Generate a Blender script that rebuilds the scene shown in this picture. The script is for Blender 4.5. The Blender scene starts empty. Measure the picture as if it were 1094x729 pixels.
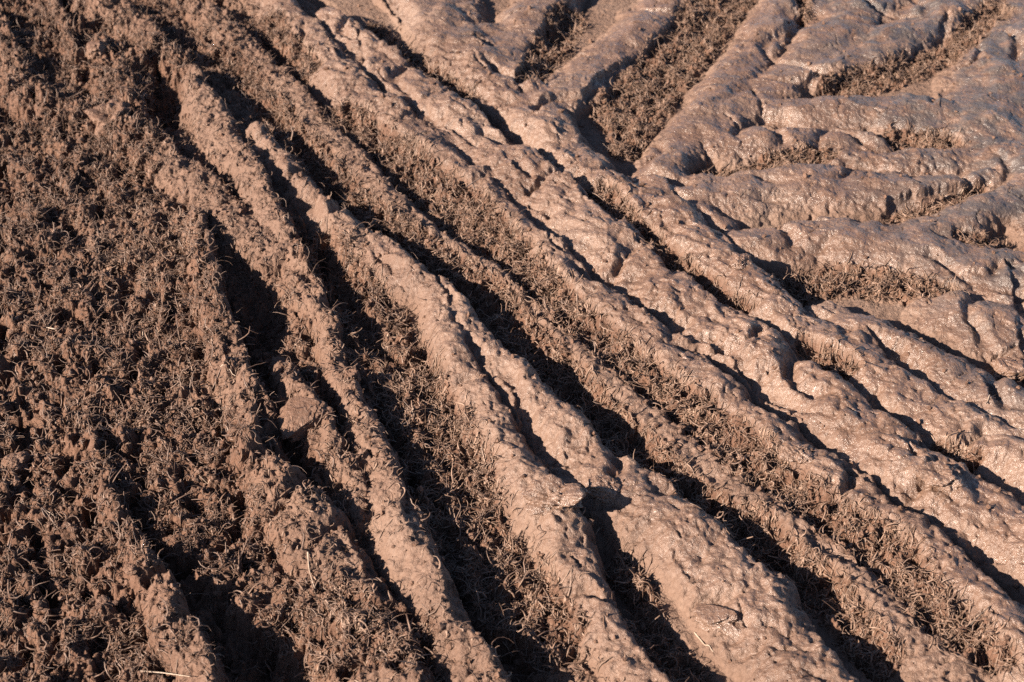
import bpy, math, random
import numpy as np
from mathutils import Vector, noise as mnoise

random.seed(7)
rng = np.random.default_rng(11)
S = bpy.context.scene
COL = S.collection
f32 = np.float32

# ------------------------------------------------------------------ camera
W, Hh = 1094.0, 729.0
CAM_Z, PITCH, LENS = 1.70, math.radians(35.0), 60.0
FPX = LENS / 36.0 * W
cp, sp = math.cos(PITCH), math.sin(PITCH)

def ground(px, py, z=0.0):
    """point of the field at height z that is seen at photo position px, py"""
    a = (px - W / 2) / FPX
    b = -(py - Hh / 2) / FPX
    d = np.array([a, cp + b * sp, -sp + b * cp])
    t = (z - CAM_Z) / d[2]
    return np.array([d[0] * t, d[1] * t])

# ------------------------------------------------------------------ grid: fine in the middle, coarse out to the horizon
STEP = 0.002
def axis(a, b):
    mid = np.arange(a, b, STEP)
    out, s, p = [], STEP, 0.0
    while p < 60.0:
        s *= 1.22
        p += s
        out.append(p)
    out = np.array(out)
    return np.concatenate([(a - out)[::-1], mid, mid[-1] + out]), len(out)
XA, NXO = axis(-1.52, 1.52)
YA, NYO = axis(1.36, 4.24)
NX, NY = len(XA), len(YA)
X, Y = np.meshgrid(XA.astype(f32), YA.astype(f32))
fx = np.clip(1 - np.maximum(np.abs(X) - 1.52, 0) / 0.5, 0, 1)
fy = np.clip(1 - np.maximum(np.maximum(1.36 - Y, Y - 4.24), 0) / 0.5, 0, 1)
NEAR = (fx * fy).astype(f32)

# ------------------------------------------------------------------ noise
def perlin(x, y, scale, seed):
    r = np.random.default_rng(seed)
    n = 256
    ang = r.random((n, n)).astype(f32) * 2 * math.pi
    ca, sa = np.cos(ang), np.sin(ang)
    u, v = x / f32(scale) + f32(37.3), y / f32(scale) + f32(11.7)
    i, j = np.floor(u).astype(np.int32), np.floor(v).astype(np.int32)
    u = u - i; v = v - j
    su = u * u * u * (u * (u * 6 - 15) + 10)
    sv = v * v * v * (v * (v * 6 - 15) + 10)
    i &= n - 1; j &= n - 1
    i1 = (i + 1) & (n - 1); j1 = (j + 1) & (n - 1)
    def g(ii, jj, du, dv): return ca[ii, jj] * du + sa[ii, jj] * dv
    a = g(i, j, u, v); b = g(i1, j, u - 1, v)
    c = g(i, j1, u, v - 1); d = g(i1, j1, u - 1, v - 1)
    a = a + su * (b - a); c = c + su * (d - c)
    return (a + sv * (c - a)) * f32(1.5)

def fbm(x, y, scale, seed, octv=3, gain=0.5):
    s, a, t = 0, 1.0, 0
    for k in range(octv):
        s = s + f32(a) * perlin(x, y, scale / 2 ** k, seed + k)
        t += a; a *= gain
    return s / f32(t)

def worley(x, y, scale, seed):
    """rounded lumps: 1 at a cell centre falling to 0 at its edge, and a random value per cell"""
    r = np.random.default_rng(seed)
    n = 256
    jx = r.random((n, n)).astype(f32); jy = r.random((n, n)).astype(f32); val = r.random((n, n)).astype(f32)
    u, v = x / f32(scale), y / f32(scale)
    i, j = np.floor(u).astype(np.int32), np.floor(v).astype(np.int32)
    best = np.full(x.shape, 9, f32); bv = np.zeros(x.shape, f32)
    for di in (-1, 0, 1):
        for dj in (-1, 0, 1):
            a, b = (i + di) & 255, (j + dj) & 255
            d = (i + di + jx[a, b] - u) ** 2 + (j + dj + jy[a, b] - v) ** 2
            m = d < best
            best = np.where(m, d, best); bv = np.where(m, val[a, b], bv)
    return np.clip(1 - best, 0, 1), bv

def sstep(a, b, x):
    t = np.clip((x - a) / (b - a), 0, 1)
    return t * t * (3 - 2 * t)

# the shapes are read at slightly wandering positions, so that no edge runs clean
WX = X + NEAR * (0.010 * fbm(X, Y, 0.11, 1, 2) + 0.0105 * fbm(X, Y, 0.032, 5, 4, .6))
WY = Y + NEAR * (0.010 * fbm(X, Y, 0.11, 21, 2) + 0.0105 * fbm(X, Y, 0.032, 25, 4, .6))
PINCH = (1 + 0.22 * fbm(X, Y, 0.10, 301, 2) * NEAR).astype(f32)
SWELL = (1 + NEAR * (0.46 * fbm(X, Y, 0.13, 311, 3) - .38 * (1 - sstep(.0, .16, np.abs(perlin(WX, WY, .17, 321)))) * sstep(-.1, .3, perlin(X, Y, .2, 322)))).astype(f32)

# ------------------------------------------------------------------ traced shapes
# ridges of squeezed-up mud: (points x, y, half width in photo pixels), height in m, smoothness 0..1
RIDGES = [
 ([(440,-10,26),(500,62,34),(560,108,30),(600,160,26),(650,203,24),(700,228,28),(745,264,27),(800,312,27),(860,354,27),(910,388,28),(960,424,28),(1030,462,30),(1100,498,32)], .046, 1.0),
 ([(350,12,15),(410,66,22),(455,103,24),(500,140,25),(540,172,28),(590,212,32),(640,250,33),(690,293,30),(740,332,31),(800,376,30),(860,416,32),(920,458,33),(990,508,36),(1050,548,34),(1100,585,34)], .047, .95),
 ([(290,0,18),(340,58,25),(390,108,22),(440,143,25),(490,188,25),(530,225,24),(580,275,22),(630,318,26),(680,362,32),(740,412,33),(790,455,34),(850,498,34),(920,548,33),(990,602,36),(1050,660,40),(1100,700,40)], .045, .85),
 ([(205,0,15),(265,60,15),(310,102,17),(345,142,16),(385,182,16),(420,222,17),(460,258,18),(520,290,13),(560,328,15),(600,366,15),(650,410,17),(700,450,17),(750,496,20),(800,532,20),(850,568,20),(900,612,22),(950,662,26),(1000,712,30),(1020,740,30)], .028, .5),
 ([(270,140,14),(290,172,18),(315,200,19),(345,228,19),(380,258,19),(420,284,20),(458,306,16),(490,340,16),(525,380,19),(565,424,24),(600,462,28),(640,506,32),(698,540,36),(738,580,41),(783,622,44),(815,668,44),(848,715,44),(868,740,44)], .050, .8),
 ([(455,305,14),(468,335,17),(482,372,19),(505,415,22),(528,458,28),(560,506,28),(592,552,27),(612,600,28),(638,650,26),(660,692,26),(690,740,26)], .048, .75),
 ([(195,75,14),(215,110,18),(238,142,22),(262,182,20),(285,225,18),(310,270,15),(330,310,16),(350,350,13),(362,395,12),(385,450,17),(405,500,20),(422,550,27),(445,600,30),(470,650,30),(500,705,30),(515,740,30)], .050, .5),
 ([(105,55,18),(125,95,22),(135,135,22),(160,160,18),(195,185,16),(232,213,16),(268,248,18),(290,275,14)], .036, .4),
 ([(205,225,12),(216,270,17),(222,320,18),(240,370,20),(262,420,24),(272,470,26),(295,515,28),(330,560,36),(365,620,42),(395,680,44),(420,740,46)], .046, .35),
 ([(298,388,12),(322,428,15),(345,455,14),(366,492,15),(380,520,14),(390,548,11)], .048, .5),
 ([(92,440,6),(106,492,8),(118,530,10),(138,565,14),(160,612,20),(188,662,26),(214,712,28),(228,740,28)], .050, .4),
 ([(88,6,10),(127,16,13),(152,34,14),(187,64,11)], .040, .45),
 ([(52,-5,9),(78,30,10),(84,62,9)], .034, .4),
 ([(95,50,10),(137,66,12)], .032, .4),
 ([(-5,25,12),(12,70,16),(22,110,16)], .035, .4),
 ([(30,110,12),(75,120,14),(110,125,12)], .030, .3),
 ([(730,-15,29),(672,45,32),(622,82,29),(584,112,24),(570,130,22)], 0.038, 1.0),
 ([(590,-15,29),(565,18,31),(540,55,37),(545,95,26)], 0.040, 1.0),
 ([(470,-10,31),(490,30,33),(530,50,29)], 0.037, 1.0),
 ([(850,-15,29),(812,40,26),(778,82,26),(746,122,26),(716,162,26),(692,198,26)], 0.040, 1.0),
 ([(925,-12,44),(892,25,37),(866,55,26),(825,88,26),(780,112,24),(750,138,24)], 0.041, 1.0),
 ([(1030,-12,31),(985,22,26),(940,45,26),(900,62,20),(862,80,15)], 0.041, 1.0),
 ([(1120,20,55),(1070,75,57),(1050,115,55),(1075,160,48),(1110,200,44)], 0.041, 1.0),
 ([(815,112,13),(870,120,15),(930,116,20),(985,122,24),(1030,135,24)], 0.040, 1.0),
 ([(730,150,15),(775,148,18),(830,152,18),(890,146,15),(925,150,13)], 0.037, .95),
 ([(900,168,11),(950,172,14),(1010,172,13),(1060,165,15)], 0.034, .8),
 ([(710,201,20),(780,206,23),(850,196,24),(915,196,24),(975,200,18),(1030,192,13),(1055,184,9)], 0.041, .95),
 ([(738,226,16),(772,240,14)], 0.036, 1.0),
 ([(768,258,18),(830,256,20),(880,252,24),(940,262,29),(1000,275,31),(1060,290,33),(1110,300,37)], 0.041, 1.0),
 ([(1110,190,26),(1065,212,24),(1020,236,22),(975,246,18)], 0.041, 1.0),
 ([(880,330,13),(920,352,22),(965,372,22),(1010,398,29),(1060,425,29),(1110,450,33)], 0.040, 1.0),
 ([(1015,330,24),(1050,345,29),(1090,350,29),(1120,360,29)], 0.037, 1.0),
]
# hollows and slits in which the low sun leaves shade: (points x, y, half width), optional depth
CUTS = [
 [(349,3,6),(376,24,6),(404,41,6),(435,65,5),(476,93,6),(510,118,6),(548,151,7),(588,178,6),(615,196,6),(633,220,7),(660,247,5),(684,264,5),(708,278,5),(746,302,4),(780,333,5),(815,353,4),(838,370,6),(865,384,6),(900,408,7),(927,429,6),(968,460,6),(1006,484,6),(1037,496,7),(1068,513,9),(1100,532,12)],
 [(383,45,4),(388,72,5)], [(387,82,5),(414,99,6)], [(421,108,3),(459,130,3.5),(507,161,4)],
 [(537,176,5),(558,194,6),(568,216,5)], [(566,222,4),(585,237,4)], [(585,264,3.5),(609,288,4.5)], [(632,298,1.),(641,287,1.3),(650,275,1.)],
 [(646,305,3),(680,322,5)], [(677,328,5),(705,342,8),(727,352,9)], [(729,362,4),(760,370,6),(787,391,7),(820,420,8),(848,439,5),(872,452,3)],
 [(907,513,3),(927,523,3.5)], [(944,532,4),(978,544,5)], [(968,489,3.5),(982,506,4.5)], [(1010,565,5),(1033,575,6),(1051,592,6),(1071,601,5)],
 [(277,31,6),(297,51,7),(318,79,6),(352,106,7),(366,127,7)], [(435,199,5),(448,206,5)], [(380,150,4),(400,158,4)], [(480,216,6),(510,240,7)],
 [(609,340,4),(622,353,5)], [(677,401,5),(705,429,6),(718,439,5),(753,460,5)], [(560,300,4),(585,322,4)],
 [(986,655,9),(1013,675,11)], [(1020,685,8),(1061,719,9)], [(905,577,5),(917,599,6)], [(800,500,5),(835,515,5)],
 [(270,96,6),(291,120,7),(318,144,7),(339,178,8),(359,206,8),(387,237,7),(397,243,7),(428,267,7),(462,290,7),(490,304,10),(524,318,11),(545,331,8),(567,368,8),(602,410,10),(636,436,13),(660,460,13),(694,490,11),(732,530,10),(766,548,9),(801,568,10),(841,595,14),(869,618,15),(893,640,14),(903,662,9)],
 [(915,690,7),(958,726,8)], [(490,260,5),(517,267,5)],
 [(270,150,6),(285,180,8),(300,206,10),(325,225,10),(338,247,9),(352,280,11),(366,305,13),(385,330,13),(400,360,13),(424,392,10)],
 [(405,420,7),(421,460,8),(438,482,8),(441,513,9),(441,545,6),(441,572,8),(462,592,9),(483,623,10),(495,657,14),(517,675,20),(542,697,20),(560,735,16)],
 [(459,298,2.5),(476,326,3),(496,367,3.5),(517,391,5),(545,415,6),(557,434,6),(567,463,7),(595,490,8),(619,527,8),(633,544,6)], [(633,546,5),(660,551,6)],
 [(638,580,13),(656,610,14),(684,647,14),(712,672,14),(740,715,17),(755,740,17)],
 [(228,250,5),(242,266,9),(255,286,17),(269,313,30),(279,343,27),(281,375,16),(284,400,10),(284,425,8)],
 [(278,430,7),(285,455,11),(300,478,18),(320,494,18),(336,506,10)], [(290,488,8),(315,508,9),(335,530,10),(363,556,8),(383,582,8),(394,609,5),(414,650,5),(448,695,4)],
 [(346,403,8),(352,425,12),(360,446,10)], [(368,462,5),(388,482,5)], [(387,479,4),(397,496,4)], [(388,530,4),(397,558,5)],
 [(147,541,8),(165,580,12),(192,609,13),(218,640,18),(250,675,32),(278,705,44),(300,745,50)],
 [(170,72,10),(176,95,15),(179,112,22),(180,126,27)], [(172,34,6),(195,45,9),(213,56,7)],
 [(69,5,6),(82,31,6),(91,60,7),(93,80,6)], [(5,15,5),(20,28,5)], [(30,50,8),(50,68,9)], [(45,103,4),(70,103,4)], [(0,116,7),(18,126,7)],
 [(38,160,7),(42,178,8)], [(45,157,4),(70,166,5)], [(72,175,5),(95,188,7),(103,202,6)], [(148,180,5),(158,190,5)], [(192,168,2.5),(235,185,3),(272,205,4)],
 [(237,82,5),(270,98,6)], [(258,148,6),(272,172,7)], [(65,223,7),(78,245,8),(96,271,7)], [(222,2,5),(242,8,5)],
 [(117,281,9),(137,295,9),(130,336,8)], [(163,305,11),(192,309,12)], [(161,318,6),(161,332,6)], [(154,267,5),(168,278,6)], [(27,295,5),(34,315,5)], [(0,350,7),(4,372,7)],
 [(14,408,6),(34,436,7),(41,460,7)], [(41,481,9),(79,481,8)], [(144,392,6),(150,412,6)], [(187,388,5),(206,388,5)], [(171,456,4),(187,463,4)], [(66,382,4),(90,390,4)],
 [(213,493,4),(240,503,5)], [(0,572,9),(20,580,9)], [(80,558,5),(85,575,6)], [(27,640,8),(31,657,8)], [(68,615,5),(80,622,6)], [(122,634,5),(135,650,6)], [(62,680,7),(55,712,8)], [(148,680,6),(152,700,7)],
 [(10,600,5),(30,606,5)], [(95,690,5),(110,705,6)], [(60,520,5),(75,528,5)], [(180,520,5),(196,532,5)], [(110,335,5),(122,350,5)], [(205,425,4),(215,440,4)],
 [(616,3,7),(604,25,8),(582,40,7)], [(576,70,6),(556,92,7),(560,106,6)],
 [(734,12,6),(719,31,6),(695,58,6),(671,75,6),(645,89,6),(627,110,7)],
 [(777,130,3),(790,137,3)], [(804,100,5),(815,125,6)], [(752,158,5),(765,178,7),(778,184,6)], [(790,186,4),(815,182,5)],
 [(708,199,3),(732,220,3),(763,244,3),(787,269,4)], [(850,3,6),(856,24,7),(846,44,6)], [(948,10,4),(941,27,5)], [(1013,22,6),(1004,45,6),(965,62,6)],
 [(880,79,8),(852,98,9)], [(907,80,5),(912,88,5)], [(815,126,7),(845,130,8)], [(928,138,4),(936,140,4)], [(965,144,5),(1013,158,5)], [(1060,255,5),(1034,262,6)],
 [(821,240,6),(862,237,7),(869,226,6)], [(934,233,5),(958,220,6),(1016,209,5),(1057,197,5)], [(790,245,4),(814,245,4),(880,242,3)],
 [(1085,291,7),(1090,319,8)], [(822,290,5),(869,322,6),(890,339,5)], [(934,327,4),(938,347,5)], [(925,360,4),(958,384,9),(972,391,9),(998,418,4)], [(944,355,2.5),(986,377,3)],
 [(1051,408,10),(1061,429,11)], [(1066,379,6),(1084,371,6)], [(900,401,7),(917,412,8)], [(421,3,6),(436,21,7)], [(508,49,7),(526,58,7)], [(507,69,2.5),(517,86,2.5)], [(356,63,5),(362,68,5)],
 [(609,606,3),(622,620,4)], [(729,640,1.),(737,632,1.4),(746,627,1.)], [(784,647,2),(792,665,2.5),(794,681,2)], [(627,672,5),(634,680,5)], [(540,680,9),(560,705,11),(582,732,12)], [(831,706,5),(865,709,5)],
 [(960,300,3),(1000,318,3.5)],
]
# trampled grass lying between the ridges: (points x, y, half width)
GRASS = [
 [(770,0,28),(735,45,28),(700,85,30),(670,120,36),(672,160,18)], [(608,18,16),(584,58,16),(562,95,12)], [(567,375,14),(602,418,16),(640,450,18),(694,500,17),(766,556,16),(820,590,18),(869,625,18),(905,665,16)], [(860,0,8),(856,25,6)],
 [(1062,14,14),(1020,56,12),(960,78,12),(890,96,10)], [(820,180,10),(880,170,9)], [(760,185,8),(800,186,8)], [(960,150,8),(1012,158,8)],
 [(960,232,7),(1010,222,8),(1050,205,6)], [(1030,262,8),(1062,262,7)], [(848,305,14),(900,300,13),(951,305,13),(1006,318,9)],
 [(640,215,12),(680,250,9),(740,300,7),(800,340,7)], [(860,378,7),(905,405,9)], [(1000,482,6),(1040,500,6)],
 [(360,125,14),(400,150,16),(450,190,20),(490,220,24),(530,255,18),(580,310,18),(630,360,18),(690,410,20),(760,462,22),(815,508,22),(880,555,22),(950,600,26),(1000,655,20),(1060,715,16)],
 [(240,60,14),(290,115,14),(340,170,16),(390,225,14),(460,275,16),(530,320,18),(590,390,18),(660,460,20),(740,530,18),(810,575,20),(880,630,20),(940,700,20)],
 [(340,270,30),(380,320,34),(420,380,36),(450,440,42),(480,500,46),(500,570,44),(540,620,40),(580,680,44)],
 [(690,660,20),(730,720,24)], [(660,600,14),(700,650,12)], [(990,668,14),(1060,715,12)],
 [(20,300,90),(90,400,110),(80,520,100),(60,650,110)], [(200,480,70),(230,580,50)], [(60,60,90),(40,180,80)], [(160,260,60),(200,360,50)], [(330,680,60),(420,700,40)], [(400,30,10),(440,70,10),(500,110,9)],
 [(290,30,14),(330,80,14)], [(100,200,60),(180,60,30)],
]

def poly(pts, z):
    """photo points to field points with half widths in metres; ends near the picture's edge run on"""
    P = np.array([ground(p[0], p[1], z) for p in pts])
    T = np.gradient(np.array([(p[0], p[1]) for p in pts], float), axis=0)
    R = []
    for k, p in enumerate(pts):
        t = T[k] / np.linalg.norm(T[k]); n = np.array([-t[1], t[0]])
        a = ground(p[0] + n[0] * p[2], p[1] + n[1] * p[2], z); b = ground(p[0] - n[0] * p[2], p[1] - n[1] * p[2], z)
        g = ground(p[0] + t[0], p[1] + t[1], z) - ground(p[0] - t[0], p[1] - t[1], z); g /= np.linalg.norm(g)
        v = (a - b) / 2
        R.append(abs(v[0] * g[1] - v[1] * g[0]))
    R = list(R)
    def edge(p): return p[0] < 6 or p[0] > W - 6 or p[1] < 6 or p[1] > Hh - 2
    if edge(pts[0]):
        d = P[0] - P[1]; P = np.vstack([P[0] + d / np.linalg.norm(d) * .7, P]); R = [R[0]] + R
    if edge(pts[-1]):
        d = P[-1] - P[-2]; P = np.vstack([P, P[-1] + d / np.linalg.norm(d) * .7]); R = R + [R[-1]]
    return P, np.array(R)

def field(P, R, pad):
    """for the part of the grid round a polyline: distance / half width, side (+ right of travel), half width"""
    m = R.max() * pad + 0.03
    x0, x1 = np.searchsorted(XA, [P[:, 0].min() - m, P[:, 0].max() + m])
    y0, y1 = np.searchsorted(YA, [P[:, 1].min() - m, P[:, 1].max() + m])
    sl = (slice(y0, y1), slice(x0, x1))
    x, y = WX[sl], WY[sl]
    best = np.full(x.shape, 99, f32); side = np.zeros(x.shape, f32); rad = np.full(x.shape, R[0], f32)
    for k in range(len(P) - 1):
        a, b = P[k].astype(f32), P[k + 1].astype(f32)
        d = b - a; L2 = float(d @ d) + 1e-12
        ax, ay = x - a[0], y - a[1]
        t = np.clip((ax * d[0] + ay * d[1]) / f32(L2), 0, 1)
        ex, ey = ax - t * d[0], ay - t * d[1]
        r = f32(R[k]) + t * f32(R[k + 1] - R[k])
        u = np.sqrt(ex * ex + ey * ey) / r
        s = (ex * d[1] - ey * d[0]) / f32(math.sqrt(L2)) / r
        m2 = u < best
        best = np.where(m2, u, best); side = np.where(m2, s, side); rad = np.where(m2, r, rad)
    return sl, best, side, rad

# direction in which shadows fall on the field
SHX, SHY = 0.905, 0.425
SUN_EL = math.radians(26.5)

grass = np.zeros(X.shape, f32); gcore = np.zeros(X.shape, f32)
for pts in GRASS:
    P, R = poly(pts, 0.012)
    sl, u, s, r = field(P, R, 1.3)
    grass[sl] = np.maximum(grass[sl], 1 - sstep(0.75, 1.2, u))
    gcore[sl] = np.maximum(gcore[sl], 1 - sstep(0.55, 1.1, u))
left = 1 - sstep(-.80, .02, X + 0.25 * (Y - 2.4) + 0.25 * perlin(X, Y, 0.4, 77))
gcore = gcore * (1 - left)

ridge_h = np.zeros(X.shape, f32)
mud = np.zeros(X.shape, f32)
K = f32(0.010)
for kr, (pts, h, sm) in enumerate(RIDGES):
    lug = 16 <= kr
    P, R = poly(pts, h * 0.8)
    sl, u, s, r = field(P, R * 1.12, 1.1)
    d = P[-1] - P[0]
    # the side turned from the sun is the steep one
    away = 1.0 if (d[1] * SHX - d[0] * SHY) > 0 else -1.0
    u = u * PINCH[sl]
    sh = np.clip(s * away, -1, 1)
    hh = np.minimum(h, r * 1.15 + .006) * SWELL[sl] * (1 + .16 * sh)
    b = hh * np.power(np.clip(1 - np.power(u, np.where(sh > 0, 1.9 + (.9 if lug else 2.6) * sh, 1.9)), 0, 1), 0.80 if lug else 0.65)
    a = ridge_h[sl]
    q = np.clip(K - np.abs(a - b), 0, None) / K
    ridge_h[sl] = np.maximum(a, b) + q * q * K * f32(.22) * np.minimum(1, np.minimum(a, b) * 100)
    mud[sl] = np.maximum(mud[sl], f32(sm) * sstep(0.0, 0.5, 1.05 - u))

ridge_h *= 1 - .50 * gcore; mud *= 1 - .9 * gcore

cut = np.zeros(X.shape, f32); cutm = np.zeros(X.shape, f32)
for pts in CUTS:
    P, R = poly(pts, 0.022)
    if len(P) == len(pts): R[0] *= .45; R[-1] *= .45
    sl, u, s, r = field(P, R, 1.9)
    d = P[-1] - P[0]
    away = 1.0 if (d[1] * SHX - d[0] * SHY) > 0 else -1.0
    ragged = perlin(X[sl], Y[sl], .0115, 161) + .6 * perlin(X[sl], Y[sl], .005, 162)
    u = u + .22 * ragged * (1 - sstep(.012, .03, r))
    t = np.where(s * away >= 0, u, -u)              # -1 is the wall on the sun's side
    wide = sstep(.014, .032, r)
    dep = np.minimum((0.64 * r + 0.005) * (1 + .7 * left[sl]), 0.074) * (1 - .35 * gcore[sl])
    dep = dep * np.where(r < .016, .35 + .75 * sstep(-.35, .15, perlin(X[sl], Y[sl], .055, 163)), 1) * (0.75 + .5 * PINCH[sl] - .25)
    prof = sstep(-1.25, -0.8, t) * (1 - sstep(0.1 + .45 * wide, 1.7 - .45 * wide, t)) * (u < 2.0)
    cut[sl] = np.maximum(cut[sl], dep * prof)
    cutm[sl] = np.maximum(cutm[sl], sstep(-1.2, -.9, t) * (1 - sstep(.7, 1.2, t)))

low = 1 - sstep(.008, .030, ridge_h - cut)
flank = np.clip(4 * mud * (1 - mud), 0, 1)
body = mud * (1 - .8 * low * np.maximum(grass, left))
loose = np.clip(np.maximum(grass * (1 - 0.8 * sstep(.35, .8, body)), left * (1 - body)), 0, 1)
rough = np.clip(0.20 + loose * 0.9 - 0.30 * body + 0.25 * left + .18 * flank, 0.05, 1) * NEAR

# ------------------------------------------------------------------ height
Hf = 0.004 * fbm(X, Y, .6, 90, 2) + 0.012 * left * (1 - mud)
Hf = Hf + ridge_h * (1 - 0.0 * left)
Hf = Hf - cut
Hf += NEAR * (0.0045 * fbm(X, Y, 0.07, 100, 3) * (0.5 + left))
wl1, wv1 = worley(WX, WY, 0.026, 31)
wl2, wv2 = worley(WX + 0.004 * perlin(X, Y, .012, 41), WY + 0.004 * perlin(X, Y, .012, 42), 0.0115, 32)
Hf += rough * (1 - .75 * body) * (0.011 * wl1 * wv1 + 0.0065 * wl2 * (0.3 + wv2) - 0.005)
tuft = fbm(WX, WY, 0.020, 120, 3, .7)
wl3, wv3 = worley(WX, WY, .055, 33)
Hf += left * loose * (1 - .8 * cutm) * NEAR * .016 * (wl3 * wv3 - .3)
Hf += loose * NEAR * (0.020 * tuft + 0.012 * fbm(WX, WY, 0.055, 124, 2))
fine = fbm(X, Y, 0.007, 130, 2, .7)
Hf -= loose * NEAR * .030 * sstep(.10, .5, perlin(WX, WY, .032, 128)) * (.4 + .6 * left)
Hf += NEAR * fine * (0.0008 + 0.0036 * rough)
# smooth mud: shallow dents, drag marks and drying cracks
q1, q2 = ground(500, 70, .04), ground(1094, 500, .04)
dd = (q2 - q1) / np.linalg.norm(q2 - q1)
diag = 1 - sstep(-.02, .10, -(X - q1[0]) * dd[1] + (Y - q1[1]) * dd[0])           # long tracks; the lug prints lie beyond
ca, sa = .70, -.71
UA, VA = WX * ca + WY * sa, -WX * sa + WY * ca
smear = diag * perlin(UA / 2.6, VA, .017, 140) + (1 - diag) * perlin(WX / 2.4, WY, .020, 143)
lump1 = np.abs(perlin(WX, WY, .045, 145)); lump2 = np.abs(perlin(WX, WY, .021, 146))
torn = sstep(.02, .10, perlin(WX, WY, .060, 147) + .25 * perlin(X, Y, .018, 148))
patch = sstep(-.15, .35, perlin(X, Y, .12, 149))
Hf += NEAR * mud * (.5 + .5 * diag) * (.0080 * lump1 + .0026 * lump2 * patch + .0034 * smear + .0034 * torn * patch
                    - .0035 * sstep(.42, .75, perlin(WX, WY, .018, 142))
                    - (.002 + .006 * flank) * sstep(.34, .58, perlin(UA / 1.6, VA, .0105, 152)) * sstep(-.05, .3, perlin(X, Y, .07, 153)))
Hf += NEAR * flank * (1 - left) * .005 * np.clip(perlin(WX, WY, .013, 155), -1, .3)
crk = np.abs(perlin(WX, WY, 0.05, 150))
Hf -= NEAR * mud * 0.0035 * (1 - sstep(0.0, 0.05, crk)) * sstep(.05, .35, perlin(X, Y, .09, 151))
Hf = Hf.astype(f32)
DX = NEAR * rough * 0.0042 * fbm(X, Y, 0.011, 160, 2, .7)
DY = NEAR * rough * 0.0042 * fbm(X, Y, 0.011, 170, 2, .7)

def height(x, y):
    i = np.clip(((x - XA[NXO]) / STEP), 0, NX - 2 * NXO - 2); j = np.clip(((y - YA[NYO]) / STEP), 0, NY - 2 * NYO - 2)
    i0 = i.astype(int); j0 = j.astype(int); u = i - i0; v = j - j0; i0 = i0 + NXO; j0 = j0 + NYO
    return (Hf[j0, i0] * (1 - u) + Hf[j0, i0 + 1] * u) * (1 - v) + (Hf[j0 + 1, i0] * (1 - u) + Hf[j0 + 1, i0 + 1] * u) * v

def sample(F, x, y):
    i = np.clip(np.rint((x - XA[NXO]) / STEP).astype(int), 0, NX - 2 * NXO - 1) + NXO
    j = np.clip(np.rint((y - YA[NYO]) / STEP).astype(int), 0, NY - 2 * NYO - 1) + NYO
    return F[j, i]

# ------------------------------------------------------------------ materials
def nodes(name):
    m = bpy.data.materials.new(name); m.use_nodes = True
    nt = m.node_tree
    return m, nt, nt.nodes['Principled BSDF']

def ramp(nt, stops):
    n = nt.nodes.new('ShaderNodeValToRGB')
    e = n.color_ramp.elements
    e[0].position, e[0].color = stops[0][0], (*stops[0][1], 1)
    e[1].position, e[1].color = stops[-1][0], (*stops[-1][1], 1)
    for p, c in stops[1:-1]:
        k = e.new(p); k.color = (*c, 1)
    return n

def noise(nt, scale, detail=4, rough_=.55):
    n = nt.nodes.new('ShaderNodeTexNoise')
    n.inputs['Scale'].default_value = scale; n.inputs['Detail'].default_value = detail; n.inputs['Roughness'].default_value = rough_
    return n

def math_node(nt, op, a, b):
    n = nt.nodes.new('ShaderNodeMath'); n.operation = op
    for k, v in enumerate((a, b)):
        if isinstance(v, (int, float)): n.inputs[k].default_value = v
        else: nt.links.new(v, n.inputs[k])
    return n.outputs[0]

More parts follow.
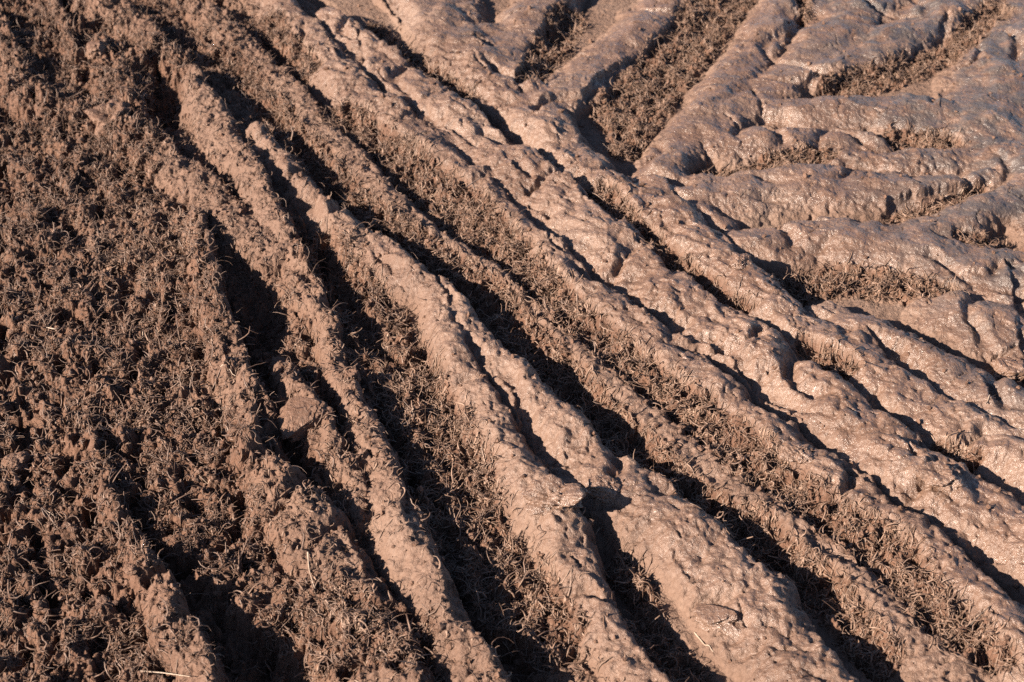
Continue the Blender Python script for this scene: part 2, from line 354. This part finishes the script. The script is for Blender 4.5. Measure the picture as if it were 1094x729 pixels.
def mud_material(name, use_attr=True, wet=0.8, tint=None):
    m, nt, b = nodes(name)
    L = nt.links
    tc = nt.nodes.new('ShaderNodeTexCoord')
    big = noise(nt, 5, 5); L.new(tc.outputs['Object'], big.inputs['Vector'])
    sml = noise(nt, 90, 5, .65); L.new(tc.outputs['Object'], sml.inputs['Vector'])
    mixv = math_node(nt, 'ADD', math_node(nt, 'MULTIPLY', big.outputs['Fac'], .6), math_node(nt, 'MULTIPLY', sml.outputs['Fac'], .4))
    c = ramp(nt, [(.32, (.096, .053, .034)), (.5, (.139, .081, .055)), (.68, (.178, .115, .084))])
    L.new(mixv, c.inputs['Fac'])
    if use_attr:
        al = nt.nodes.new('ShaderNodeAttribute'); al.attribute_name = 'loose'
        mx = nt.nodes.new('ShaderNodeMix'); mx.data_type = 'RGBA'; mx.blend_type = 'MULTIPLY'
        L.new(al.outputs['Fac'], mx.inputs['Factor']); L.new(c.outputs['Color'], mx.inputs['A'])
        mx.inputs['B'].default_value = (.73, .58, .47, 1)          # loose soil is a darker, redder brown than the squeezed mud
        sl_ = nt.nodes.new('ShaderNodeAttribute'); sl_.attribute_name = 'silt_sheen'
        m2 = nt.nodes.new('ShaderNodeMix'); m2.data_type = 'RGBA'
        L.new(math_node(nt, 'MULTIPLY', sl_.outputs['Fac'], .88), m2.inputs['Factor'])
        L.new(mx.outputs['Result'], m2.inputs['A']); m2.inputs['B'].default_value = (.068, .056, .051, 1)   # grey clay mottling; bluish sky sheen of the ridge tops is painted in too
        L.new(m2.outputs['Result'], b.inputs['Base Color'])
    elif tint:
        mx = nt.nodes.new('ShaderNodeMix'); mx.data_type = 'RGBA'; mx.blend_type = 'MULTIPLY'; mx.inputs['Factor'].default_value = 1
        L.new(c.outputs['Color'], mx.inputs['A']); mx.inputs['B'].default_value = tint
        L.new(mx.outputs['Result'], b.inputs['Base Color'])
    else:
        L.new(c.outputs['Color'], b.inputs['Base Color'])
    if use_attr:
        at = nt.nodes.new('ShaderNodeAttribute'); at.attribute_name = 'wet'
        wetv = at.outputs['Fac']
    else:
        v = nt.nodes.new('ShaderNodeValue'); v.outputs[0].default_value = wet; wetv = v.outputs[0]
    n3 = noise(nt, 40, 4, .6); L.new(tc.outputs['Object'], n3.inputs['Vector'])
    n5 = noise(nt, 22, 4, .6); L.new(tc.outputs['Object'], n5.inputs['Vector'])
    film = math_node(nt, 'MULTIPLY', wetv, math_node(nt, 'ADD', .45, math_node(nt, 'MULTIPLY', n3.outputs['Fac'], 1.0)))
    rg = nt.nodes.new('ShaderNodeMapRange')
    rg.inputs['From Min'].default_value = 0; rg.inputs['From Max'].default_value = 1.2
    rg.inputs['To Min'].default_value = .85; rg.inputs['To Max'].default_value = .24
    L.new(film, rg.inputs['Value']); L.new(rg.outputs['Result'], b.inputs['Roughness'])
    b.inputs['Specular IOR Level'].default_value = .5
    cm = math_node(nt, 'MULTIPLY', math_node(nt, 'SUBTRACT', n5.outputs['Fac'], .40), 3.2); cm.node.use_clamp = True
    L.new(math_node(nt, 'MULTIPLY', wetv, cm), b.inputs['Coat Weight']); b.inputs['Coat Roughness'].default_value = .19; b.inputs['Coat IOR'].default_value = 1.33
    n4 = noise(nt, 130, 6, .62); n4.inputs['Distortion'].default_value = .6; L.new(tc.outputs['Object'], n4.inputs['Vector'])
    bp = nt.nodes.new('ShaderNodeBump'); bp.inputs['Strength'].default_value = 1.0; bp.inputs['Distance'].default_value = .006
    L.new(n4.outputs['Fac'], bp.inputs['Height'])
    sb = math_node(nt, 'SUBTRACT', 1.0, math_node(nt, 'MULTIPLY', film, .2)); sb.node.use_clamp = True; L.new(sb, bp.inputs['Strength']); L.new(bp.outputs['Normal'], b.inputs['Normal']); L.new(bp.outputs['Normal'], b.inputs['Coat Normal'])
    return m

def stalk_material(name, lo, hi, rough_=.6):
    m, nt, b = nodes(name)
    tc = nt.nodes.new('ShaderNodeTexCoord')
    n = noise(nt, 60, 3); nt.links.new(tc.outputs['Object'], n.inputs['Vector'])
    c = ramp(nt, [(.3, lo), (.7, hi)]); nt.links.new(n.outputs['Fac'], c.inputs['Fac'])
    nt.links.new(c.outputs['Color'], b.inputs['Base Color'])
    b.inputs['Roughness'].default_value = rough_
    return m

M_MUD = mud_material('wet_mud')
M_CLOD = mud_material('clod_mud', False, .35, (.84, .72, .62, 1))
M_WETCLOD = mud_material('wet_clod_mud', False, 1.0)
M_GRASS = stalk_material('mud_coated_grass', (.060, .031, .020), (.150, .087, .057))
M_MAT = stalk_material('mud_stained_straw', (.070, .037, .023), (.225, .140, .096))
M_STRAW = stalk_material('pale_straw', (.20, .14, .10), (.36, .275, .21), .5)
M_TWIG = stalk_material('dark_twig', (.05, .034, .025), (.09, .06, .045))

def mesh_from(name, co, faces, mat, n=4, smooth=True):
    """co (N,3) array, faces (M,n) array -> one linked mesh object"""
    me = bpy.data.meshes.new(name)
    co = np.ascontiguousarray(co, f32); faces = np.ascontiguousarray(faces, np.int32)
    me.vertices.add(len(co)); me.vertices.foreach_set('co', co.ravel())
    me.loops.add(faces.size); me.loops.foreach_set('vertex_index', faces.ravel())
    me.polygons.add(len(faces))
    me.polygons.foreach_set('loop_start', np.arange(0, faces.size, n, dtype=np.int32))
    me.polygons.foreach_set('use_smooth', np.full(len(faces), smooth))
    me.materials.append(mat)
    me.update(calc_edges=True)
    o = bpy.data.objects.new(name, me); COL.objects.link(o)
    return o

# ------------------------------------------------------------------ the field
co = np.stack([X + DX, Y + DY, Hf], -1).reshape(-1, 3)
ii = np.arange(NX * NY, dtype=np.int32).reshape(NY, NX)
fc = np.stack([ii[:-1, :-1], ii[:-1, 1:], ii[1:, 1:], ii[1:, :-1]], -1).reshape(-1, 4)
field_o = mesh_from('ground', co, fc, M_MUD)
wet = np.clip(mud * (1 - 0.4 * left) * (1 - .5 * rough) * (.75 + .5 * sstep(-.3, .9, X)), 0, 1).astype(f32)
at = field_o.data.attributes.new('wet', 'FLOAT', 'POINT'); at.data.foreach_set('value', wet.ravel())
at = field_o.data.attributes.new('loose', 'FLOAT', 'POINT'); at.data.foreach_set('value', np.clip(np.maximum(loose, .8 * left), 0, 1).astype(f32).ravel())
silt_sheen = mud * (1 - diag) * (.25 + .75 * sstep(.55, .95, X + .12 * (Y - 3))) * sstep(-.35, .25, fbm(X, Y, .06, 401, 4, .7)) * sstep(.012, .03, ridge_h)  # grey mottles plus painted sky sheen on the raised lug-print mud
at = field_o.data.attributes.new('silt_sheen', 'FLOAT', 'POINT'); at.data.foreach_set('value', np.clip(silt_sheen, 0, 1).astype(f32).ravel())
field_o['kind'] = 'structure'
field_o['label'] = 'rutted brown mud of a churned field with long ridges and tyre tracks'

# ------------------------------------------------------------------ grass, crumbs
def strands(pos, length, radius, az, el, K_=6, curl=1.0, hug=.0012):
    N = len(pos)
    r = rng
    p = np.empty((N, K_, 3)); p[:, 0, :2] = pos; p[:, 0, 2] = height(pos[:, 0], pos[:, 1]) - .002
    a, e = az.copy(), el.copy()
    da = r.normal(0, .55, N) * curl; de = -np.abs(r.normal(.25, .3, N)) * curl
    st = length / (K_ - 1)
    for k in range(1, K_):
        p[:, k, 0] = p[:, k - 1, 0] + np.cos(e) * np.cos(a) * st
        p[:, k, 1] = p[:, k - 1, 1] + np.cos(e) * np.sin(a) * st
        z = p[:, k - 1, 2] + np.sin(e) * st
        p[:, k, 2] = np.maximum(z, height(p[:, k, 0], p[:, k, 1]) + hug)
        a = a + da + r.normal(0, .25, N) * curl; e = e + de
    t = np.gradient(p, axis=1); t /= np.linalg.norm(t, axis=2, keepdims=True) + 1e-9
    up = np.array([0, 0, 1.0])
    s = np.cross(t, up); s /= np.linalg.norm(s, axis=2, keepdims=True) + 1e-9
    b = np.cross(s, t)
    tw = r.random(N) * 6.28
    prof = np.linspace(1.0, .35, K_); prof[0] = .8
    out = np.empty((N, K_, 3, 3))
    for c in range(3):
        an = tw + c * 2.0944
        flat = 1.0
        out[:, :, c] = p + (s * np.cos(an)[:, None, None] * 1.35 + b * np.sin(an)[:, None, None] * .6) * (radius[:, None] * prof)[:, :, None]
    base = (np.arange(N) * K_ * 3)[:, None, None, None]
    k = np.arange(K_ - 1)[None, :, None, None] * 3
    c = np.arange(3)[None, None, :, None]
    q = np.concatenate([base + k + c, base + k + (c + 1) % 3, base + k + 3 + (c + 1) % 3, base + k + 3 + c], -1).reshape(-1, 4)
    return out.reshape(-1, 3), q

def scatter(n, dens):
    out = []
    while sum(map(len, out)) < n:
        c = np.stack([rng.uniform(XA[NXO] + .02, XA[-NXO - 1] - .02, n * 2), rng.uniform(YA[NYO] + .02, YA[-NYO - 1] - .02, n * 2)], -1)
        out.append(c[rng.random(len(c)) < dens(c[:, 0], c[:, 1])])
    return np.concatenate(out)[:n]

gd = np.clip(loose * (1 - (.45 + .4 * left) * cutm) * (1 - .7 * body) * (.55 + .9 * grass * (1 - left)), 0, 1.3) / 1.3 * (1 - .75 * left * sstep(.05, -.35, perlin(X, Y, .085, 202))) * (0.25 + 0.75 * sstep(-.25, .35, perlin(X, Y, .05, 201)))
N1 = 95000
pos = scatter(N1, lambda x, y: sample(gd * (.12 + .88 * left), x, y))
az = rng.random(N1) * 6.283
co_, fc_ = strands(pos, rng.uniform(.009, .028, N1) * rng.choice([.7, 1, 1.6], N1), .0005 + .0013 * rng.random(N1) ** 1.6, az, rng.normal(.5, .5, N1), 6, .9)
g = mesh_from('trampled_grass', co_, fc_, M_GRASS)
g['kind'] = 'stuff'; g['label'] = 'short trampled grass coated in brown mud between the ridges'; g['category'] = 'grass'

N3 = 50000
pos = scatter(N3, lambda x, y: sample(gd * (1 - left), x, y))
co_, fc_ = strands(pos, rng.uniform(.008, .025, N3) * rng.choice([.7, 1, 1.6], N3), .0006 + .0015 * rng.random(N3) ** 1.4, rng.random(N3) * 6.283, rng.normal(.38, .45, N3), 6, .9)
g = mesh_from('matted_straw', co_, fc_, M_MAT)
g['kind'] = 'stuff'; g['label'] = 'matted mud-stained straw filling the furrows between smooth ridges'; g['category'] = 'straw'

N2 = 42000
pos = scatter(N2, lambda x, y: np.clip(sample(loose, x, y) * .9 + .02 + .05 * sample(rough, x, y) + .02 * sample(flank, x, y), 0, 1) * (1 - .6 * sample(cutm, x, y)))
ico = np.array([(0,0,1),(.894,0,.447),(.276,.851,.447),(-.724,.526,.447),(-.724,-.526,.447),(.276,-.851,.447),(.724,.526,-.447),(-.276,.851,-.447),(-.894,0,-.447),(-.276,-.851,-.447),(.724,-.526,-.447),(0,0,-1)])
icf = np.array([(0,1,2),(0,2,3),(0,3,4),(0,4,5),(0,5,1),(1,6,2),(2,7,3),(3,8,4),(4,9,5),(5,10,1),(1,10,6),(2,6,7),(3,7,8),(4,8,9),(5,9,10),(6,11,10),(6,7,11),(7,8,11),(8,9,11),(9,10,11)])
rad = .0011 + .0046 * rng.random(N2) ** 3.5
c0 = np.concatenate([pos, (height(pos[:, 0], pos[:, 1]) + rad * .35)[:, None]], 1)
v = ico[None] * rng.uniform(.6, 1.3, (N2, 12, 1)) * rad[:, None, None] * rng.uniform(.7, 1.4, (N2, 1, 3)) + c0[:, None]
fcr = (icf[None] + (np.arange(N2) * 12)[:, None, None]).reshape(-1, 3)
cr = mesh_from('soil_crumbs', v.reshape(-1, 3), fcr, M_CLOD, 3, False)
cr['kind'] = 'stuff'; cr['label'] = 'small brown crumbs of loose soil among the trampled grass'; cr['category'] = 'soil'

# ------------------------------------------------------------------ single clods
def icosphere(sub):
    vs = [Vector(p).normalized() for p in ico]; fs = [tuple(f) for f in icf]
    for _ in range(sub):
        mid = {}; nf = []
        def mp(a, b):
            k = (min(a, b), max(a, b))
            if k not in mid:
                vs.append(((vs[a] + vs[b]) / 2).normalized()); mid[k] = len(vs) - 1
            return mid[k]
        for a, b, c in fs:
            x, y, z = mp(a, b), mp(b, c), mp(c, a)
            nf += [(a, x, z), (b, y, x), (c, z, y), (x, y, z)]
        fs = nf
    return np.array([tuple(p) for p in vs]), np.array(fs)
SPH, SPF = icosphere(5)

def clod(px, py, hx, hy, lift, label, mat, seed, lump=.35, rz=0.0, flat=.75, angular=False):
    z = 0.03
    c = ground(px, py, z)
    sx = abs(ground(px + hx, py, z)[0] - c[0])
    sy = abs(ground(px, py - hy, z)[1] - c[1]) * .75
    szv = min(sx, sy) * flat
    r = np.random.default_rng(seed)
    o = r.random(3) * 20
    p = SPH
    def n3(sc, sd):
        k = Vector((sd * 3.7, o[0], o[1]))
        return np.array([mnoise.noise(Vector(v) / sc + k) for v in p])
    d = 1 + 1.6 * lump * n3(.9, seed) + lump * .9 * n3(.4, seed + 3) + .13 * n3(.17, seed + 5) + .07 * n3(.08, seed + 7)
    q = p * d[:, None]
    if angular:                                                     # broken faces
        for k in range(9):
            nrm = r.normal(0, 1, 3); nrm[2] = abs(nrm[2]) * .6; nrm /= np.linalg.norm(nrm); lim = r.uniform(.5, .8)
            if k == 0: nrm, lim = np.array([-.38, -.30, .87]), .50
            ex = q @ nrm - lim * (1 + .35 * (d - 1))
            q = q - np.clip(ex, 0, None)[:, None] * nrm * .93
    q[:, 2] = np.where(q[:, 2] > 0, q[:, 2], q[:, 2] * .7)
    q = np.sign(q) * np.abs(q) ** .85
    ca, sa = math.cos(rz), math.sin(rz)
    q = np.stack([q[:, 0] * sx * ca - q[:, 1] * sy * sa, q[:, 0] * sx * sa + q[:, 1] * sy * ca, q[:, 2] * szv], -1)
    ob = mesh_from('mud_clod', q, SPF, mat, 3)
    hz = float(height(np.array([c[0]]), np.array([c[1]]))[0])
    ob.location = (c[0], c[1], hz + szv * lift)
    ob['label'] = label; ob['category'] = 'clod'; ob['group'] = 'clods of mud lying on the ridges'
    return ob

CLODS = [
 (321,446,33,26,.08,'large smooth-faced clod overhanging the dark hollow left of centre',.26,.5,M_CLOD),
 (298,378,13,10,.2,'small rounded clod at the lower end of the deep dark rut',.3,.2,M_CLOD),
 (375,405,9,7,.3,'little knobbly clod beside a round dark hole left of centre',.4,0,M_CLOD),
 (592,549,26,15,.1,'crumpled rough clod lying across the ridge below the middle',.6,-.2,M_WETCLOD),
 (645,530,19,12,.05,'shiny wet clod squeezed out at the end of a dark slit',.25,-.4,M_WETCLOD),
 (764,662,28,18,-.05,'broad flat wet clod with a curved crack on the bottom ridge',.55,-.5,M_WETCLOD),
 (1003,522,20,15,.05,'glistening lumpy wet clod near the right edge ridge',.4,-.4,M_WETCLOD),
 (850,494,17,11,.0,'rounded wet clod on the ridge above the grassy furrow at right',.3,-.3,M_WETCLOD),
 (1080,384,17,14,.1,'rounded clod by the deep hole at the right edge',.3,0,M_WETCLOD),
 (790,291,11,9,.05,'small ball-like clod on the smooth ridge right of centre',.25,0,M_WETCLOD),
 (17,487,12,9,.3,'pale crumbly clod beside a dark hollow at the far left',.4,0,M_CLOD),
 (113,644,10,8,.3,'rough round clod in the grass left of the lower left ridge',.4,0,M_CLOD),
 (142,618,7,6,.4,'tiny smooth clod against the side of the lower left ridge',.3,0,M_CLOD),
 (103,58,14,10,.2,'jagged clod among the loose soil in the upper left',.5,0,M_CLOD),
 (124,125,22,14,.0,'pale fibrous clod left of the black hollow in the upper left',.45,-.3,M_CLOD),
]
for k, (px, py, hx, hy, lift, lab, lump, rz, mat) in enumerate(CLODS):
    clod(px, py, hx, hy, lift, lab, mat, 300 + 17 * k, lump, rz, .62 if k in (0, 5, 6, 7) else .8, k in (0, 5, 13))

# ------------------------------------------------------------------ single stalks
def stalk(pts, label, mat=M_STRAW, name='straw_stalk', rad=.0011, cat='straw', group='loose stalks of straw on the mud'):
    P = []
    for px, py in pts:
        c = ground(px, py, .02)
        for _ in range(3):
            h = float(height(np.array([c[0]]), np.array([c[1]]))[0]); c = ground(px, py, h + .004)
        P.append((c[0], c[1], h + .004))
    P = np.array(P)
    t = np.linspace(0, len(P) - 1, 14)
    C = np.stack([np.interp(t, range(len(P)), P[:, a]) for a in range(3)], -1)
    for _ in range(3): C[1:-1] = (C[:-2] + 2 * C[1:-1] + C[2:]) / 4
    hz = height(C[:, 0], C[:, 1]); C[:, 2] = np.maximum(C[:, 2], hz + rad)
    base = C[0].copy(); C = C - base
    T = np.gradient(C, axis=0); T /= np.linalg.norm(T, axis=1, keepdims=True)
    s = np.cross(T, [0, 0, 1.0]); s /= np.linalg.norm(s, axis=1, keepdims=True); b = np.cross(s, T)
    pr = np.linspace(1, .55, 14) * rad
    V = np.stack([C + (s * math.cos(a) + b * math.sin(a)) * pr[:, None] for a in np.arange(6) * math.pi / 3], 1).reshape(-1, 3)
    F = [(k * 6 + c, k * 6 + (c + 1) % 6, k * 6 + 6 + (c + 1) % 6, k * 6 + 6 + c) for k in range(13) for c in range(6)]
    o = mesh_from(name, V, np.array(F), mat)
    o.location = base
    o['label'] = label; o['category'] = cat; o['group'] = group
    return o

stalk([(329,590),(330,608),(336,628)], 'pale bent stalk lying down the broad ridge at lower left', rad=.0013)
stalk([(213,508),(226,521)], 'short straight straw in the matted grass left of the lower hollow')
stalk([(50,350),(60,352),(70,349)], 'whitish straw lying across the loose soil at the left edge')
stalk([(219,444),(229,439),(238,438)], 'pale straw beside the ridge left of the smooth-faced clod')
stalk([(236,392),(244,397),(252,402)], 'thin straw sloping down the ridge left of the deep rut')
stalk([(338,279),(341,272),(347,268)], 'hooked straw standing in the grass right of the deep rut')
stalk([(430,454),(442,446)], 'bright straight straw in the grassy furrow left of centre', rad=.0013)
stalk([(404,398),(413,402),(421,414),(424,419)], 'curled straw looping over the grass in the middle furrow')
stalk([(1054,431),(1058,424),(1064,422)], 'whitish straw poking out of the deep hole at the right edge')
stalk([(1022,208),(1032,207),(1041,209)], 'white straw on the furrow floor in the upper right tyre track', rad=.0013)
stalk([(417,677),(428,668)], 'short pale straw on the ridge at the bottom left of centre')
stalk([(44,543),(52,547),(59,552)], 'fine straw on rough soil at the lower left edge')
stalk([(150,717),(175,719),(203,723)], 'long straw lying at the bottom edge beside the lower left ridge')
stalk([(498,200),(507,194),(515,189)], 'straw leaning out of the grassy furrow onto the smooth ridge')
stalk([(150,372),(160,363),(172,352)], 'straw slanting through the matted grass in the left middle')
stalk([(742,676),(752,688),(762,701)], 'thin straw along the furrow below the flat wet clod')
stalk([(1034,672),(1044,660),(1058,647)], 'dark twig pressed into the mud near the bottom right corner', M_TWIG, 'twig', .0014, 'twig', 'dark twigs in the mud')
stalk([(1002,100),(1004,107),(1003,114)], 'short dark twig sticking from the smooth mud at upper right', M_TWIG, 'twig', .0014, 'twig', 'dark twigs in the mud')

# ------------------------------------------------------------------ light, camera
w = bpy.data.worlds.new('World'); S.world = w; w.use_nodes = True
nt = w.node_tree
sky = nt.nodes.new('ShaderNodeTexSky'); sky.sky_type = 'NISHITA'; sky.sun_disc = False
sky.air_density = .6; sky.dust_density = .3; sky.sun_elevation = SUN_EL; sky.sun_rotation = math.atan2(-SHX, -SHY)
nt.links.new(sky.outputs[0], nt.nodes['Background'].inputs['Color'])
nt.nodes['Background'].inputs['Strength'].default_value = 0.05
sd = bpy.data.lights.new('sun', 'SUN'); sd.energy = 5.0; sd.angle = math.radians(.5); sd.color = (1, .87, .73)
so = bpy.data.objects.new('sun', sd); COL.objects.link(so)
n = math.hypot(SHX, SHY)
L = Vector((SHX / n * math.cos(SUN_EL), SHY / n * math.cos(SUN_EL), -math.sin(SUN_EL)))
so.rotation_euler = L.to_track_quat('-Z', 'Y').to_euler(); so.location = (-3, -1, 4)

cd = bpy.data.cameras.new('camera'); cd.lens = LENS; cd.sensor_width = 36; cd.clip_start = .05; cd.clip_end = 500
cam = bpy.data.objects.new('camera', cd); COL.objects.link(cam)
cam.location = (0, 0, CAM_Z); cam.rotation_euler = (math.pi / 2 - PITCH, 0, 0)
S.camera = cam
cd.dof.use_dof = True; cd.dof.focus_distance = 2.72; cd.dof.aperture_fstop = 7.0
S.view_settings.view_transform = 'Standard'; S.view_settings.look = 'None'
S.view_settings.exposure = 1.82; S.view_settings.gamma = 1
S.cycles.max_bounces = 4
S.cycles.use_denoising = False
